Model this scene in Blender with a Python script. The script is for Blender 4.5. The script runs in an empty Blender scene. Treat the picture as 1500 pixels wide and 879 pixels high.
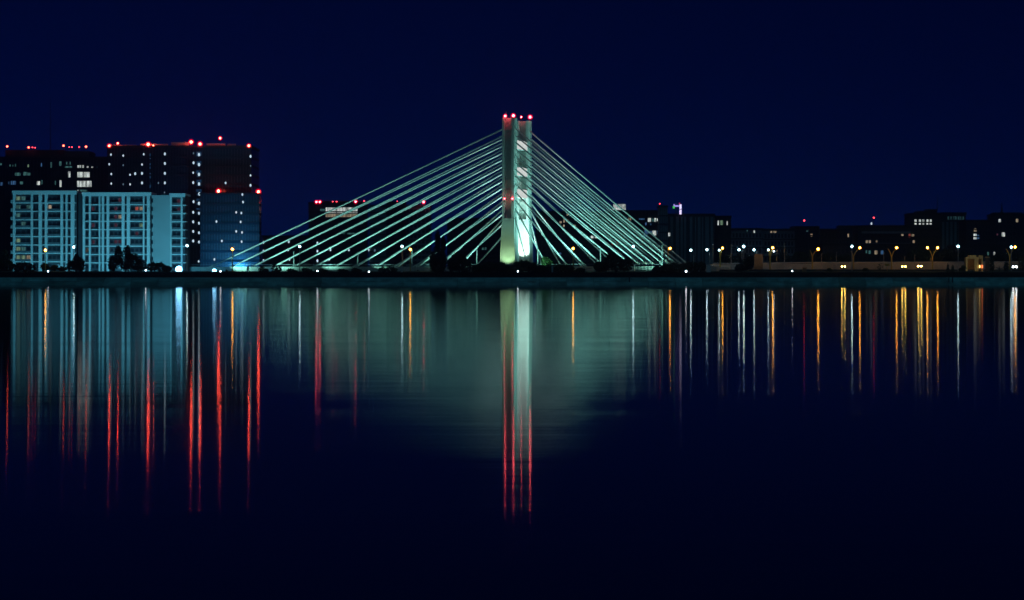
import bpy, bmesh, math, random
from mathutils import Vector, Matrix
random.seed(7)
R = math.radians
scene = bpy.context.scene
C = scene.collection

# ------------------------------------------------------------------ camera
CAMZ, FPX, HOR = 4.0, 3600.0, 402.0        # eye height, focal length in photo pixels, horizon row
cd = bpy.data.cameras.new('camera'); cam = bpy.data.objects.new('camera', cd); C.objects.link(cam)
cam.location = (0, 0, CAMZ); cam.rotation_euler = (R(90), 0, 0)
cd.sensor_width = 36; cd.lens = FPX / 1500 * 36
cd.shift_y = -(439.5 - HOR) / 1500
cd.clip_start = 0.5; cd.clip_end = 9000
scene.camera = cam

# ------------------------------------------------------------------ sky, teal fill sun, exposure
SUN_EL, SUN_ROT = 12.0, 315.0
w = bpy.data.worlds.new('World'); scene.world = w; w.use_nodes = True
nt = w.node_tree; nt.nodes.clear()
sky = nt.nodes.new('ShaderNodeTexSky'); sky.sky_type = 'NISHITA'; sky.sun_disc = False
sky.sun_elevation = R(SUN_EL); sky.sun_rotation = R(SUN_ROT); sky.air_density = 0.3; sky.dust_density = 0.0; sky.ozone_density = 3.0
tint = nt.nodes.new('ShaderNodeMix'); tint.data_type = 'RGBA'; tint.blend_type = 'MULTIPLY'
tint.inputs[0].default_value = 1.0; tint.inputs[7].default_value = (0.0, 0.17, 1.0, 1)
bg = nt.nodes.new('ShaderNodeBackground'); bg.inputs[1].default_value = 0.0045
out = nt.nodes.new('ShaderNodeOutputWorld')
nt.links.new(sky.outputs[0], tint.inputs[6]); nt.links.new(tint.outputs[2], bg.inputs[0]); nt.links.new(bg.outputs[0], out.inputs[0])
sl = bpy.data.lights.new('bank_fill_sun', 'SUN'); sl.energy = 0.135; sl.angle = R(0.5); sl.color = (0.08, 0.70, 1.0)  # teal directional fill added to brighten the bank slope
so = bpy.data.objects.new('bank_fill_sun', sl); C.objects.link(so); so.rotation_euler = (R(27), 0, R(8))
vs = scene.view_settings
vs.view_transform = 'Standard'; vs.look = 'None'; vs.gamma = 1; vs.exposure = 0.0; vs.use_curve_mapping = False
cy = scene.cycles
cy.use_adaptive_sampling = False; cy.use_denoising = True
cy.max_bounces = 5; cy.diffuse_bounces = 2; cy.glossy_bounces = 3; cy.transparent_max_bounces = 12; cy.volume_bounces = 0
cy.caustics_reflective = False; cy.caustics_refractive = False; cy.use_light_tree = True
cy.sample_clamp_indirect = 6.0

# ------------------------------------------------------------------ helpers
def P(px, py, Y):
    return Vector(((px - 750) / FPX * Y, Y, CAMZ + (HOR - py) / FPX * Y))
def X(px, Y): return (px - 750) / FPX * Y
def Z(py, Y): return CAMZ + (HOR - py) / FPX * Y
def S(Y): return Y / FPX

class MB:
    def __init__(s): s.v = []; s.f = []
    def box(s, x0, x1, y0, y1, z0, z1):
        n = len(s.v)
        s.v += [(x0,y0,z0),(x1,y0,z0),(x1,y1,z0),(x0,y1,z0),(x0,y0,z1),(x1,y0,z1),(x1,y1,z1),(x0,y1,z1)]
        s.f += [tuple(n+i for i in q) for q in ((3,2,1,0),(4,5,6,7),(0,1,5,4),(1,2,6,5),(2,3,7,6),(3,0,4,7))]
        return s
    def loft(s, rings, cap=True):
        k = len(rings[0]); n = len(s.v)
        for r in rings: s.v += [tuple(p) for p in r]
        for i in range(len(rings)-1):
            for j in range(k):
                a = n+i*k+j; b = n+i*k+(j+1) % k
                s.f.append((a, b, b+k, a+k))
        if cap:
            s.f.append(tuple(n+j for j in reversed(range(k))))
            s.f.append(tuple(n+(len(rings)-1)*k+j for j in range(k)))
        return s
    def tube(s, pts, rad, k=8):
        pts = [Vector(p) for p in pts]
        if not isinstance(rad, (list, tuple)): rad = [rad]*len(pts)
        rings = []
        for i, p in enumerate(pts):
            d = (pts[min(i+1, len(pts)-1)] - pts[max(i-1, 0)]).normalized()
            a = d.cross(Vector((0, 1, 0))) if abs(d.y) < 0.9 else d.cross(Vector((1, 0, 0)))
            a.normalize(); b = d.cross(a)
            rings.append([p + (a*math.cos(t*2*math.pi/k) + b*math.sin(t*2*math.pi/k))*rad[i] for t in range(k)])
        return s.loft(rings)
    def ball(s, c, rx, ry=None, rz=None, seg=10, rings=6):
        ry = ry or rx; rz = rz or rx
        n = len(s.v); cx, cy_, cz = c
        s.v.append((cx, cy_, cz-rz))
        for i in range(1, rings):
            t = math.pi*i/rings
            for j in range(seg):
                p = 2*math.pi*j/seg
                s.v.append((cx+rx*math.sin(t)*math.cos(p), cy_+ry*math.sin(t)*math.sin(p), cz-rz*math.cos(t)))
        s.v.append((cx, cy_, cz+rz)); e = len(s.v)-1
        for j in range(seg):
            s.f.append((n, n+1+(j+1) % seg, n+1+j)); b = n+1+(rings-2)*seg
            s.f.append((b+j, b+(j+1) % seg, e))
        for i in range(rings-2):
            for j in range(seg):
                a = n+1+i*seg; s.f.append((a+j, a+(j+1) % seg, a+seg+(j+1) % seg, a+seg+j))
        return s
    def mesh(s, name, mat, smooth=False):
        m = bpy.data.meshes.new(name); m.from_pydata(s.v, [], s.f); m.update()
        bm = bmesh.new(); bm.from_mesh(m); bmesh.ops.recalc_face_normals(bm, faces=bm.faces); bm.to_mesh(m); bm.free()
        if smooth:
            for p in m.polygons: p.use_smooth = True
        m.materials.append(mat); return m
    def build(s, name, mat, parent=None, smooth=False, kind=None):
        return link(name, s.mesh(name, mat, smooth), parent, kind=kind)

def link(name, mesh, parent=None, loc=None, kind=None):
    o = bpy.data.objects.new(name, mesh); C.objects.link(o)
    if loc is not None: o.location = loc
    if parent is not None:
        o.parent = parent
        if loc is None: o.location = (0, 0, 0)
        par = parent; off = Vector((0, 0, 0))
        while par is not None: off += par.location; par = par.parent
        o.location = Vector(o.location) - off      # geometry is given in world coordinates
    if kind: o['kind'] = kind
    return o
def tag(o, label, cat, group=None):
    o['label'] = label; o['category'] = cat
    if group: o['group'] = group
    return o
def thing(name, label, cat, loc=(0, 0, 0), group=None):
    o = bpy.data.objects.new(name, None); C.objects.link(o); o.location = loc; o.empty_display_size = 0.5
    return tag(o, label, cat, group)
def struct(name, mb, mat, smooth=False):
    o = mb.build(name, mat, smooth=smooth); o['kind'] = 'structure'; return o

# ------------------------------------------------------------------ materials
def mat(name, col, rough=0.8, var=0.25, scale=0.6, metal=0.0, bump=0.0, bscale=4.0, spec=0.3):
    m = bpy.data.materials.new(name); m.use_nodes = True
    t = m.node_tree; b = t.nodes['Principled BSDF']
    b.inputs['Roughness'].default_value = rough; b.inputs['Metallic'].default_value = metal
    b.inputs['Specular IOR Level'].default_value = spec
    tc = t.nodes.new('ShaderNodeTexCoord'); n = t.nodes.new('ShaderNodeTexNoise')
    n.inputs['Scale'].default_value = scale; n.inputs['Detail'].default_value = 6
    r = t.nodes.new('ShaderNodeValToRGB')
    r.color_ramp.elements[0].position = 0.3; r.color_ramp.elements[1].position = 0.7
    r.color_ramp.elements[0].color = tuple(c*(1-var) for c in col)+(1,)
    r.color_ramp.elements[1].color = tuple(min(1, c*(1+var)) for c in col)+(1,)
    t.links.new(tc.outputs['Object'], n.inputs['Vector']); t.links.new(n.outputs['Fac'], r.inputs['Fac'])
    t.links.new(r.outputs['Color'], b.inputs['Base Color'])
    if bump:
        n2 = t.nodes.new('ShaderNodeTexNoise'); n2.inputs['Scale'].default_value = bscale; n2.inputs['Detail'].default_value = 5
        bp = t.nodes.new('ShaderNodeBump'); bp.inputs['Strength'].default_value = bump; bp.inputs['Distance'].default_value = 0.1
        t.links.new(tc.outputs['Object'], n2.inputs['Vector']); t.links.new(n2.outputs['Fac'], bp.inputs['Height'])
        t.links.new(bp.outputs['Normal'], b.inputs['Normal'])
    return m
def emit(name, col, strength, sample='AUTO'):
    m = bpy.data.materials.new(name); m.use_nodes = True
    t = m.node_tree; t.nodes.clear()
    e = t.nodes.new('ShaderNodeEmission'); e.inputs[0].default_value = tuple(col)+(1,); e.inputs[1].default_value = strength
    o = t.nodes.new('ShaderNodeOutputMaterial'); t.links.new(e.outputs[0], o.inputs[0])
    m.cycles.emission_sampling = sample
    return m
def window_light(name, col, strength):
    # a lit room behind glass: blinds, furniture and lamps break the light up
    m = bpy.data.materials.new(name); m.use_nodes = True
    t = m.node_tree; t.nodes.clear()
    tc = t.nodes.new('ShaderNodeTexCoord'); mp = t.nodes.new('ShaderNodeMapping'); mp.inputs['Scale'].default_value = (1.6, 1.6, 0.35)
    n = t.nodes.new('ShaderNodeTexNoise'); n.inputs['Scale'].default_value = 1.0; n.inputs['Detail'].default_value = 3
    r = t.nodes.new('ShaderNodeMapRange'); r.inputs['From Min'].default_value = 0.35; r.inputs['From Max'].default_value = 0.65
    r.inputs['To Min'].default_value = strength*0.35; r.inputs['To Max'].default_value = strength*1.25
    e = t.nodes.new('ShaderNodeEmission'); e.inputs[0].default_value = tuple(col)+(1,)
    o = t.nodes.new('ShaderNodeOutputMaterial')
    t.links.new(tc.outputs['Object'], mp.inputs[0]); t.links.new(mp.outputs[0], n.inputs['Vector'])
    t.links.new(n.outputs['Fac'], r.inputs['Value']); t.links.new(r.outputs[0], e.inputs[1]); t.links.new(e.outputs[0], o.inputs[0])
    m.cycles.emission_sampling = 'NONE'
    return m

M = dict(
    concrete=mat('bank_concrete', (0.46, 0.48, 0.46), 0.85, 0.45, 0.25, bump=0.5, bscale=1.5),
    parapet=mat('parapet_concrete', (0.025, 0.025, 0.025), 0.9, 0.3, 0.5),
    grass=mat('grass_ground', (0.035, 0.05, 0.025), 0.95, 0.4, 0.2),
    asphalt=mat('asphalt', (0.05, 0.05, 0.052), 0.85, 0.25, 0.8),
    pylon=mat('pylon_paint', (0.55, 0.57, 0.54), 0.6, 0.07, 0.25),
    beam=mat('beam_paint', (0.82, 0.82, 0.8), 0.55, 0.05, 0.3),
    cable=mat('cable_sheath', (0.74, 0.76, 0.74), 0.45, 0.05, 0.05),
    deck=mat('deck_concrete', (0.68, 0.68, 0.6), 0.75, 0.18, 0.3),
    steel=mat('galvanised_pole', (0.42, 0.44, 0.45), 0.5, 0.12, 1.0, metal=0.2),
    darksteel=mat('dark_steel', (0.06, 0.06, 0.065), 0.5, 0.2, 1.0, metal=0.3),
    orangepole=mat('yellow_painted_pole', (0.72, 0.50, 0.09), 0.55, 0.12, 1.0),
    plaster=mat('apartment_plaster', (0.76, 0.78, 0.78), 0.85, 0.08, 0.15),
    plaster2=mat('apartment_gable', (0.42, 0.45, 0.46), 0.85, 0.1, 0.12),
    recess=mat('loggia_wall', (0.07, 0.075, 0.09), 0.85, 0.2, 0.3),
    glass=mat('dark_window_glass', (0.02, 0.025, 0.035), 0.12, 0.2, 0.5, spec=0.6),
    frame=mat('window_frame', (0.13, 0.14, 0.16), 0.6, 0.1, 1.0),
    towerglass=mat('tower_glazing', (0.022, 0.026, 0.034), 0.25, 0.3, 0.1, spec=0.5),
    towerslab=mat('tower_slab', (0.025, 0.025, 0.028), 0.8, 0.25, 0.3),
    fin=mat('tower_fin', (0.06, 0.065, 0.07), 0.5, 0.2, 0.4),
    dark1=mat('dark_render', (0.07, 0.07, 0.075), 0.9, 0.25, 0.1),
    dark2=mat('dark_brick', (0.05, 0.045, 0.045), 0.9, 0.3, 0.2),
    pale=mat('pale_panel', (0.28, 0.3, 0.32), 0.85, 0.15, 0.1),
    leaf=mat('foliage', (0.035, 0.055, 0.025), 0.8, 0.5, 0.9, spec=0.1),
    leaflit=mat('lit_tone_foliage', (0.06, 0.12, 0.035), 0.8, 0.4, 0.9, spec=0.1),  # brighter copy of the foliage colour, so shrubs look floodlit
    bark=mat('bark', (0.05, 0.04, 0.03), 0.95, 0.3, 2.0),
    wall=mat('ramp_wall', (0.5, 0.48, 0.45), 0.85, 0.25, 0.12, bump=0.3, bscale=0.8),
    rail=mat('pale_trail_rail', (0.7, 0.68, 0.7), 0.5, 0.1, 0.6),
    kiosk=mat('kiosk_panel', (0.55, 0.47, 0.25), 0.7, 0.12, 0.5),
    brown=mat('brown_hoarding', (0.36, 0.22, 0.10), 0.75, 0.25, 0.4),
    white=mat('white_cabinet', (0.72, 0.74, 0.72), 0.6, 0.08, 0.6),
    carpaint=mat('grey_car_paint', (0.12, 0.12, 0.13), 0.3, 0.08, 1.0, metal=0.4, spec=0.5),
    rubber=mat('tyre_rubber', (0.02, 0.02, 0.02), 0.9, 0.2, 2.0),
    sodium=emit('sodium_lamp', (1.0, 0.46, 0.06), 46),
    whitelamp=emit('white_lamp', (0.72, 0.95, 1.0), 24),
    smallwhite=emit('small_white_lamp', (0.95, 0.92, 1.0), 14),
    floodblue=emit('blue_white_flood_lens', (0.22, 0.62, 1.0), 16),
    headyellow=emit('yellow_headlamp', (1.0, 0.60, 0.10), 60),
    headwhite=emit('white_headlamp', (0.85, 0.95, 1.0), 24),
    beacon=emit('red_beacon_bulb', (1.0, 0.10, 0.055), 46),
    beaconpink=emit('crimson_beacon_bulb', (1.0, 0.12, 0.16), 30),
    beaconmid=emit('faint_red_beacon_bulb', (1.0, 0.16, 0.08), 12),
    beaconsmall=emit('small_red_beacon', (1.0, 0.05, 0.07), 6),
    bulb=emit('work_bulb', (0.62, 0.85, 1.0), 1.0, 'NONE'),
    bulbdim=emit('dim_work_bulb', (0.35, 0.65, 0.9), 0.25, 'NONE'),
    w_white=window_light('white_lit_room', (0.85, 0.95, 0.92), 0.75),
    w_blue_dim=window_light('dim_blue_lit_room', (0.10, 0.42, 1.0), 0.09),
    w_teal_dim=window_light('dim_teal_lit_room', (0.2, 0.6, 0.7), 0.07),
    w_cream=window_light('cream_lit_room', (1.0, 0.80, 0.55), 0.32),
    w_teal=window_light('teal_lit_room', (0.25, 0.75, 0.75), 0.16),
    w_blue=window_light('blue_lit_room', (0.16, 0.45, 1.0), 0.22),
    w_red=window_light('red_lit_room', (1.0, 0.22, 0.16), 0.30),
    w_pink=window_light('pink_lit_room', (0.9, 0.3, 0.5), 0.07),
    w_green=window_light('green_lit_room', (0.6, 1.0, 0.65), 0.22),
    floodpanel=emit('flood_panel_glass', (0.95, 1.0, 0.97), 0.75),
    neon_v=emit('violet_neon', (0.45, 0.35, 1.0), 1.0),
    neon_w=emit('lilac_neon', (0.75, 0.65, 1.0), 1.5),
    neon_g=emit('green_neon', (0.1, 0.9, 0.15), 0.7),
    neon_r=emit('red_neon', (1.0, 0.05, 0.2), 0.7),
)

# see-through glowing shells added round the bulbs to imitate halos
def halo_mat(name='red_halo_shell', tc=(1, 0.75, 0.75, 1), ec=(1, 0.0, 0.035, 1), es=0.3):
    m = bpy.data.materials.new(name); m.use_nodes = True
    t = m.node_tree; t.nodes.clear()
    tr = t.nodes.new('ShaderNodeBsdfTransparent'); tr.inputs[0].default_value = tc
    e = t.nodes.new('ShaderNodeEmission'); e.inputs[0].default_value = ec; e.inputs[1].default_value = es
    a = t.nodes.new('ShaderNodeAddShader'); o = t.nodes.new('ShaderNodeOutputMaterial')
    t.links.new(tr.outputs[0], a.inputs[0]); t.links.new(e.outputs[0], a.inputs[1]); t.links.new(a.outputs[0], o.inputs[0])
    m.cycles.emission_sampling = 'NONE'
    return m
M['halo'] = halo_mat()
M['halo_o'] = halo_mat('amber_halo_shell', (1, .9, .75, 1), (1, .30, .01, 1), .2)
M['halo_w'] = halo_mat('cyan_halo_shell', (.85, .95, 1, 1), (.12, .6, .75, 1), .11)

# water: long-exposure ripple: long-crested wavelets, so highlights smear along the line of sight
def water_mat():
    m = bpy.data.materials.new('lake_water'); m.use_nodes = True
    t = m.node_tree; t.nodes.clear()
    tc = t.nodes.new('ShaderNodeTexCoord')
    mp = t.nodes.new('ShaderNodeMapping'); mp.inputs['Scale'].default_value = (0.10, 1.0, 1.0)
    n = t.nodes.new('ShaderNodeTexNoise'); n.inputs['Scale'].default_value = 1.6; n.inputs['Detail'].default_value = 2.0
    bp = t.nodes.new('ShaderNodeBump'); bp.inputs['Strength'].default_value = 1.0; bp.inputs['Distance'].default_value = WAVE
    t.links.new(tc.outputs['Object'], mp.inputs[0]); t.links.new(mp.outputs[0], n.inputs['Vector'])
    m3 = t.nodes.new('ShaderNodeMapping'); m3.inputs['Scale'].default_value = (0.035, 0.38, 1.0)
    n3 = t.nodes.new('ShaderNodeTexNoise'); n3.inputs['Scale'].default_value = 1.0; n3.inputs['Detail'].default_value = 1.0
    b3 = t.nodes.new('ShaderNodeBump'); b3.inputs['Strength'].default_value = 1.0; b3.inputs['Distance'].default_value = 0.006
    t.links.new(tc.outputs['Object'], m3.inputs[0]); t.links.new(m3.outputs[0], n3.inputs['Vector'])
    t.links.new(n3.outputs['Fac'], b3.inputs['Height']); t.links.new(b3.outputs[0], bp.inputs['Normal'])
    t.links.new(n.outputs['Fac'], bp.inputs['Height'])
    g = t.nodes.new('ShaderNodeBsdfAnisotropic'); g.distribution = 'BECKMANN'
    g.inputs['Roughness'].default_value = math.sqrt(RIPPLE); g.inputs['Anisotropy'].default_value = 0.68
    # wind-ruffled and calmer patches
    m2 = t.nodes.new('ShaderNodeMapping'); m2.inputs['Scale'].default_value = (0.008, 0.11, 1.0)
    n2 = t.nodes.new('ShaderNodeTexNoise'); n2.inputs['Scale'].default_value = 1.0; n2.inputs['Detail'].default_value = 4.0
    r2 = t.nodes.new('ShaderNodeMapRange'); r2.inputs['From Min'].default_value = 0.3; r2.inputs['From Max'].default_value = 0.7
    r2.inputs['To Min'].default_value = math.sqrt(RIPPLE*0.6); r2.inputs['To Max'].default_value = math.sqrt(RIPPLE*1.35)
    t.links.new(tc.outputs['Object'], m2.inputs[0]); t.links.new(m2.outputs[0], n2.inputs['Vector'])
    t.links.new(n2.outputs['Fac'], r2.inputs['Value']); t.links.new(r2.outputs[0], g.inputs['Roughness'])
    tg = t.nodes.new('ShaderNodeCombineXYZ'); tg.inputs[0].default_value = 1.0
    t.links.new(tg.outputs[0], g.inputs['Tangent']); t.links.new(bp.outputs[0], g.inputs['Normal'])
    d = t.nodes.new('ShaderNodeBsdfDiffuse'); d.inputs[0].default_value = (0.003, 0.006, 0.012, 1)
    fr = t.nodes.new('ShaderNodeFresnel'); fr.inputs[0].default_value = 1.333
    mx = t.nodes.new('ShaderNodeMixShader'); o = t.nodes.new('ShaderNodeOutputMaterial')
    t.links.new(fr.outputs[0], mx.inputs[0]); t.links.new(d.outputs[0], mx.inputs[1]); t.links.new(g.outputs[0], mx.inputs[2])
    t.links.new(mx.outputs[0], o.inputs[0])
    return m
RIPPLE, WAVE = 0.0027, 0.0020
M['water'] = water_mat()

# ------------------------------------------------------------------ setting
BANK = 900.0
mb = MB(); mb.v = [(-1500, -120, 0), (1500, -120, 0), (1500, BANK+2, 0), (-1500, BANK+2, 0)]; mb.f = [(0, 1, 2, 3)]
struct('lake_water', mb, M['water'])
mb = MB(); xs = [-1600, 1600]
prof = [(BANK-3, -2.0), (908.5, 2.8), (909.0, 3.2), (914, 3.4), (922, 5.2), (1400, 5.4), (1470, 5.6)]
mb.v = [(x, y, z) for x in xs for (y, z) in prof]; k = len(prof)
mb.f = [(i, k+i, k+i+1, i+1) for i in range(k-1)]
struct('ground', mb, M['grass'])
# sloped concrete bank, laid in slabs
bank = MB().box(-260, 260, 906.6, 907.2, 2.0, 2.9).build('embankment', M['concrete']); bank['kind'] = 'structure'
CONC = [mat('bank_concrete_%s' % n_, c_, 0.85, 0.4, 0.3, bump=0.5, bscale=1.5) for n_, c_ in (('pale', (.52, .55, .52)), ('grey', (.40, .42, .40)), ('stained', (.30, .32, .29)), ('plain', (.45, .47, .45)))]
for row in range(2):
    for i in range(46):
        x0 = -230 + i*10.0
        t0, t1 = row*0.5+0.006, row*0.5+0.494
        dz = random.uniform(-0.05, 0.05)
        a = Vector((0, BANK-0.3+6.6*t0, -0.1+2.95*t0+dz)); b = Vector((0, BANK-0.3+6.6*t1, -0.1+2.95*t1+dz+random.uniform(-.04, .04)))
        mbs = MB(); nn = Vector((0, 0.3, -0.6))
        j = random.uniform(0.03, 0.10)
        q = [Vector((x0+j, 0, 0)), Vector((x0+10-j, 0, 0))]
        vv = [q[0]+a, q[1]+a, q[1]+b, q[0]+b]
        mbs.v = [tuple(p) for p in vv] + [tuple(p+nn) for p in vv]
        mbs.f = [(0,1,2,3),(7,6,5,4),(0,4,5,1),(1,5,6,2),(2,6,7,3),(3,7,4,0)]
        mbs.build('slab', random.choice(CONC), bank)
# parapet: dark wall with a coping, in lengths
par = thing('parapet_wall', 'long low dark parapet wall along the top of the concrete lake bank', 'wall', (0, 907.6, 2.8))
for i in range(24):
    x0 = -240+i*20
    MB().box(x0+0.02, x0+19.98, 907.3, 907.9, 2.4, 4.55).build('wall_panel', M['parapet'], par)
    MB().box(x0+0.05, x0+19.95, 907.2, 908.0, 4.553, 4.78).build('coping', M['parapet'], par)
# road and ramp on the right
mb = MB(); mb.box(X(1000, 955), 330, 936, 952, 5.3, 5.9); struct('road', mb, M['asphalt'])
ramp = thing('ramp_wall', 'long pale concrete retaining wall of the road ramp behind the street lamps', 'wall', (X(1250, 956), 956, 5.3))
xx = X(1040, 956)
while xx < 215:
    px_ = 750+xx/956*FPX
    top = Z(387 if px_ < 1100 else (384.5 if px_ > 1180 else 386), 956)
    MB().box(xx+.03, xx+7.97, 956, 956.8, 4.8, top+random.uniform(-.06, .06)).build('wall_panel', M['wall'], ramp); xx += 8
gr = thing('trail_rail', 'thin pale rail put in place of car light trails along the top of the ramp wall', 'guard rail', (X(1170, 958), 958, 8))
MB().tube([(X(1046, 958), 958, Z(385.6, 958)), (X(1100, 958), 958, Z(385.8, 958)), (X(1180, 958), 958, Z(384.4, 958)), (215, 958, Z(383.4, 958))], 0.14, 6).build('rail', M['rail'], gr)  # pale rail stands in for the streaks of passing headlights
for i in range(38):
    x = X(1046, 958)+i*3.55
    MB().box(x-.06, x+.06, 957.94, 958.06, Z(389, 958), Z(385.2 if x < 100 else 384.2, 958)).build('post', M['rail'], gr)

# ------------------------------------------------------------------ bridge
bridge = thing('cable_stayed_bridge', 'floodlit cable-stayed bridge with a twin-legged pylon and fans of pale stay cables', 'bridge', (2, 965, 5.2))
YA, YB = 955.0, 975.0
LA = Vector((X(746.5, YA), YA, 0)); LB = Vector((X(768, YB), YB, 0))
vdir = (LB-LA).normalized(); udir = Vector((vdir.y, -vdir.x, 0))
ZD = 6.7
def solve_s(leg, px):
    k = (px-750)/FPX
    return (k*leg.y - leg.x)/(udir.x - k*udir.y)
# deck
mb = MB()
def deckbox(t0, t1, s0, s1, z0, z1):
    r = []
    for s in (s0, s1):
        r.append([LA+vdir*t0+udir*s+Vector((0,0,z0)), LA+vdir*t1+udir*s+Vector((0,0,z0)), LA+vdir*t1+udir*s+Vector((0,0,z1)), LA+vdir*t0+udir*s+Vector((0,0,z1))])
    return r
mb.loft(deckbox(-3, 23.8, -175, 82, 5.0, ZD))
dk = mb.build('deck', M['deck'], bridge)
for i in range(28):
    s0 = -175+i*9.2
    MB().loft(deckbox(-3.35, -3.01, s0+.06, s0+9.1, 4.6, ZD+0.35)).build('fascia_panel', M['deck'], dk)
MB().loft(deckbox(-3.2, -3.05, -175, 82, ZD+1.15, ZD+1.25)).build('hand_rail', M['steel'], dk)
# pylon legs: H section, flared foot
def ring(leg, hu0, hu1, hv0, hv1, z):
    return [leg+udir*a+vdir*b+Vector((0,0,z)) for a, b in ((hu0,hv0),(hu1,hv0),(hu1,hv1),(hu0,hv1))]
for leg, yy in ((LA, YA), (LB, YB)):
    ztop, zk = Z(173, YA), Z(320, YA)
    a = -2.4; b = 2.4
    # web (recessed front panel)
    lg = MB().loft([ring(leg, a+.7, b-.85, -.7, 1.5, zk), ring(leg, a+.7, b-.85, -.7, 1.5, ztop)]).build('pylon_leg', M['pylon'], bridge)
    for (u0, u1) in ((a, a+.72), (b-1.05, b)):
        MB().loft([ring(leg, u0, u1, -2.3, 2.3, zk+.02), ring(leg, u0, u1, -2.3, 2.3, ztop+.05)]).build('flange', M['pylon'], lg)
    MB().loft([ring(leg, a-.9, b+.75, -2.9, 2.9, 4.5), ring(leg, a-.15, b+.12, -2.4, 2.4, zk-3), ring(leg, a-.03, b+.03, -2.33, 2.33, zk)]).build('flared_foot', M['pylon'], lg)
    MB().loft([ring(leg, a+.9, b-1.25, -2.62, -1.6, zk-24.0), ring(leg, a+.9, b-1.25, -2.40, -1.6, zk-1)]).build('rib', M['pylon'], lg)
    for k_ in range(9):
        zz = zk+3+k_*3.9
        MB().loft([ring(leg, a+.74, b-1.07, -.95, -.69, zz), ring(leg, a+.74, b-1.07, -.95, -.69, zz+.25)]).build('stiffener', M['pylon'], lg)
    MB().tube([leg+udir*(a+1)+Vector((0,0,ztop)), leg+udir*(a+1)+Vector((0,0,ztop+2.6))], 0.08, 6).build('lightning_rod', M['steel'], lg)
for py in (213.5, 252, 284):
    zc = Z(py, 966)
    rr = []
    for t in (1.9, 19.3):
        rr.append([LA+vdir*t+udir*a_+Vector((0,0,z_)) for a_, z_ in ((-.6, zc-1.6), (2.1, zc-1.6), (2.1, zc+1.5), (-.6, zc+1.5))])
    cbm = MB().loft(rr).build('cross_beam', M['beam'], bridge)
    for k_ in range(5):      # bank of floodlights on the beam
        q0 = 2.4+k_*2.75; zj = random.uniform(-.15, .25)
        rr2 = [[LA+vdir*t+udir*a_+Vector((0,0,z_)) for a_, z_ in ((2.15, zc-1.7), (2.7, zc-1.7), (2.5, zc+1.5+zj), (2.15, zc+1.5+zj))] for t in (q0, q0+2.55)]
        MB().loft(rr2).build('flood_panel', M['floodpanel'], cbm)
# stays
yk = [188, 198, 208, 218, 228, 238, 248, 258, 269, 281, 293, 305, 318]
zk_ = [Z(y, YA) for y in yk]
left_px = [305+30.5*i for i in range(13)]
right_s = [66, 63.5, 61, 57.5, 55, 52.2, 49, 45, 38, 31, 24, 15.5, 7.5]
for leg in (LA, LB):
    for i, z in enumerate(zk_):
        for side in (-1, 1):
            s = solve_s(LA, left_px[i]) if side < 0 else right_s[i]
            t = leg+udir*(2.2*side)+Vector((0, 0, z)); e = leg+udir*s+Vector((0, 0, ZD-.2))
            if side > 0: e.z += 1.5*max(0, (s-30)/34)
            tb = MB().tube([t, t.lerp(e, .5)-Vector((0,0,.15)), e], 0.28, 8)
            cb = tb.build('stay_cable', M['cable'], bridge, smooth=True)
            d = (t-e).normalized()
            MB().tube([e, e+d*2.2], 0.42, 8).build('anchor_sleeve', M['deck'], cb)
bulbmesh = {}
def bulbobj(name, p, r, m, parent):
    key = (r, m.name)
    if key not in bulbmesh: bulbmesh[key] = MB().ball((0,0,0), r, seg=10, rings=6).mesh(name, m, True)
    return link(name, bulbmesh[key], parent, p)
def beacon(p, parent, r=0.5, m='beacon', halo=1.05):
    b = MB().tube([(p.x, p.y, p.z-1.4), (p.x, p.y, p.z-r*.8)], 0.12, 6).build('beacon', M['darksteel'], parent)
    bulbobj('bulb', p, r, M[m], b)
    if halo: bulbobj('lens', p, round(min(halo, 1.35), 3), M['halo'], b)  # red glow shell added round the bulb as its halo
beacon(P(740, 170, YA-2), bridge, .42, 'beaconpink', .95); beacon(P(752, 169.5, YA-2), bridge, .48, 'beaconpink', 1.1)
beacon(P(763.5, 171.5, YB-2), bridge, .28, 'beaconpink', .6); beacon(P(776.5, 171.5, YB-2), bridge, .5, 'beaconpink', 1.15)
for px_ in (739, 750.5): beacon(P(px_, 291, YA-3.2), bridge, .25, 'beaconpink', .55)
# bare deck posts
for px_, py in ((343.5, 371), (433.5, 368), (527, 369), (606, 366), (701, 365), (790, 363), (881.5, 362), (972, 358)):
    s = solve_s(LA, px_); p = LA+udir*s+vdir*(-2.2)
    MB().tube([(p.x, p.y, ZD), (p.x, p.y, Z(py, p.y))], [0.26, 0.17], 8).build('deck_mast', M['pylon'], bridge)

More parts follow.
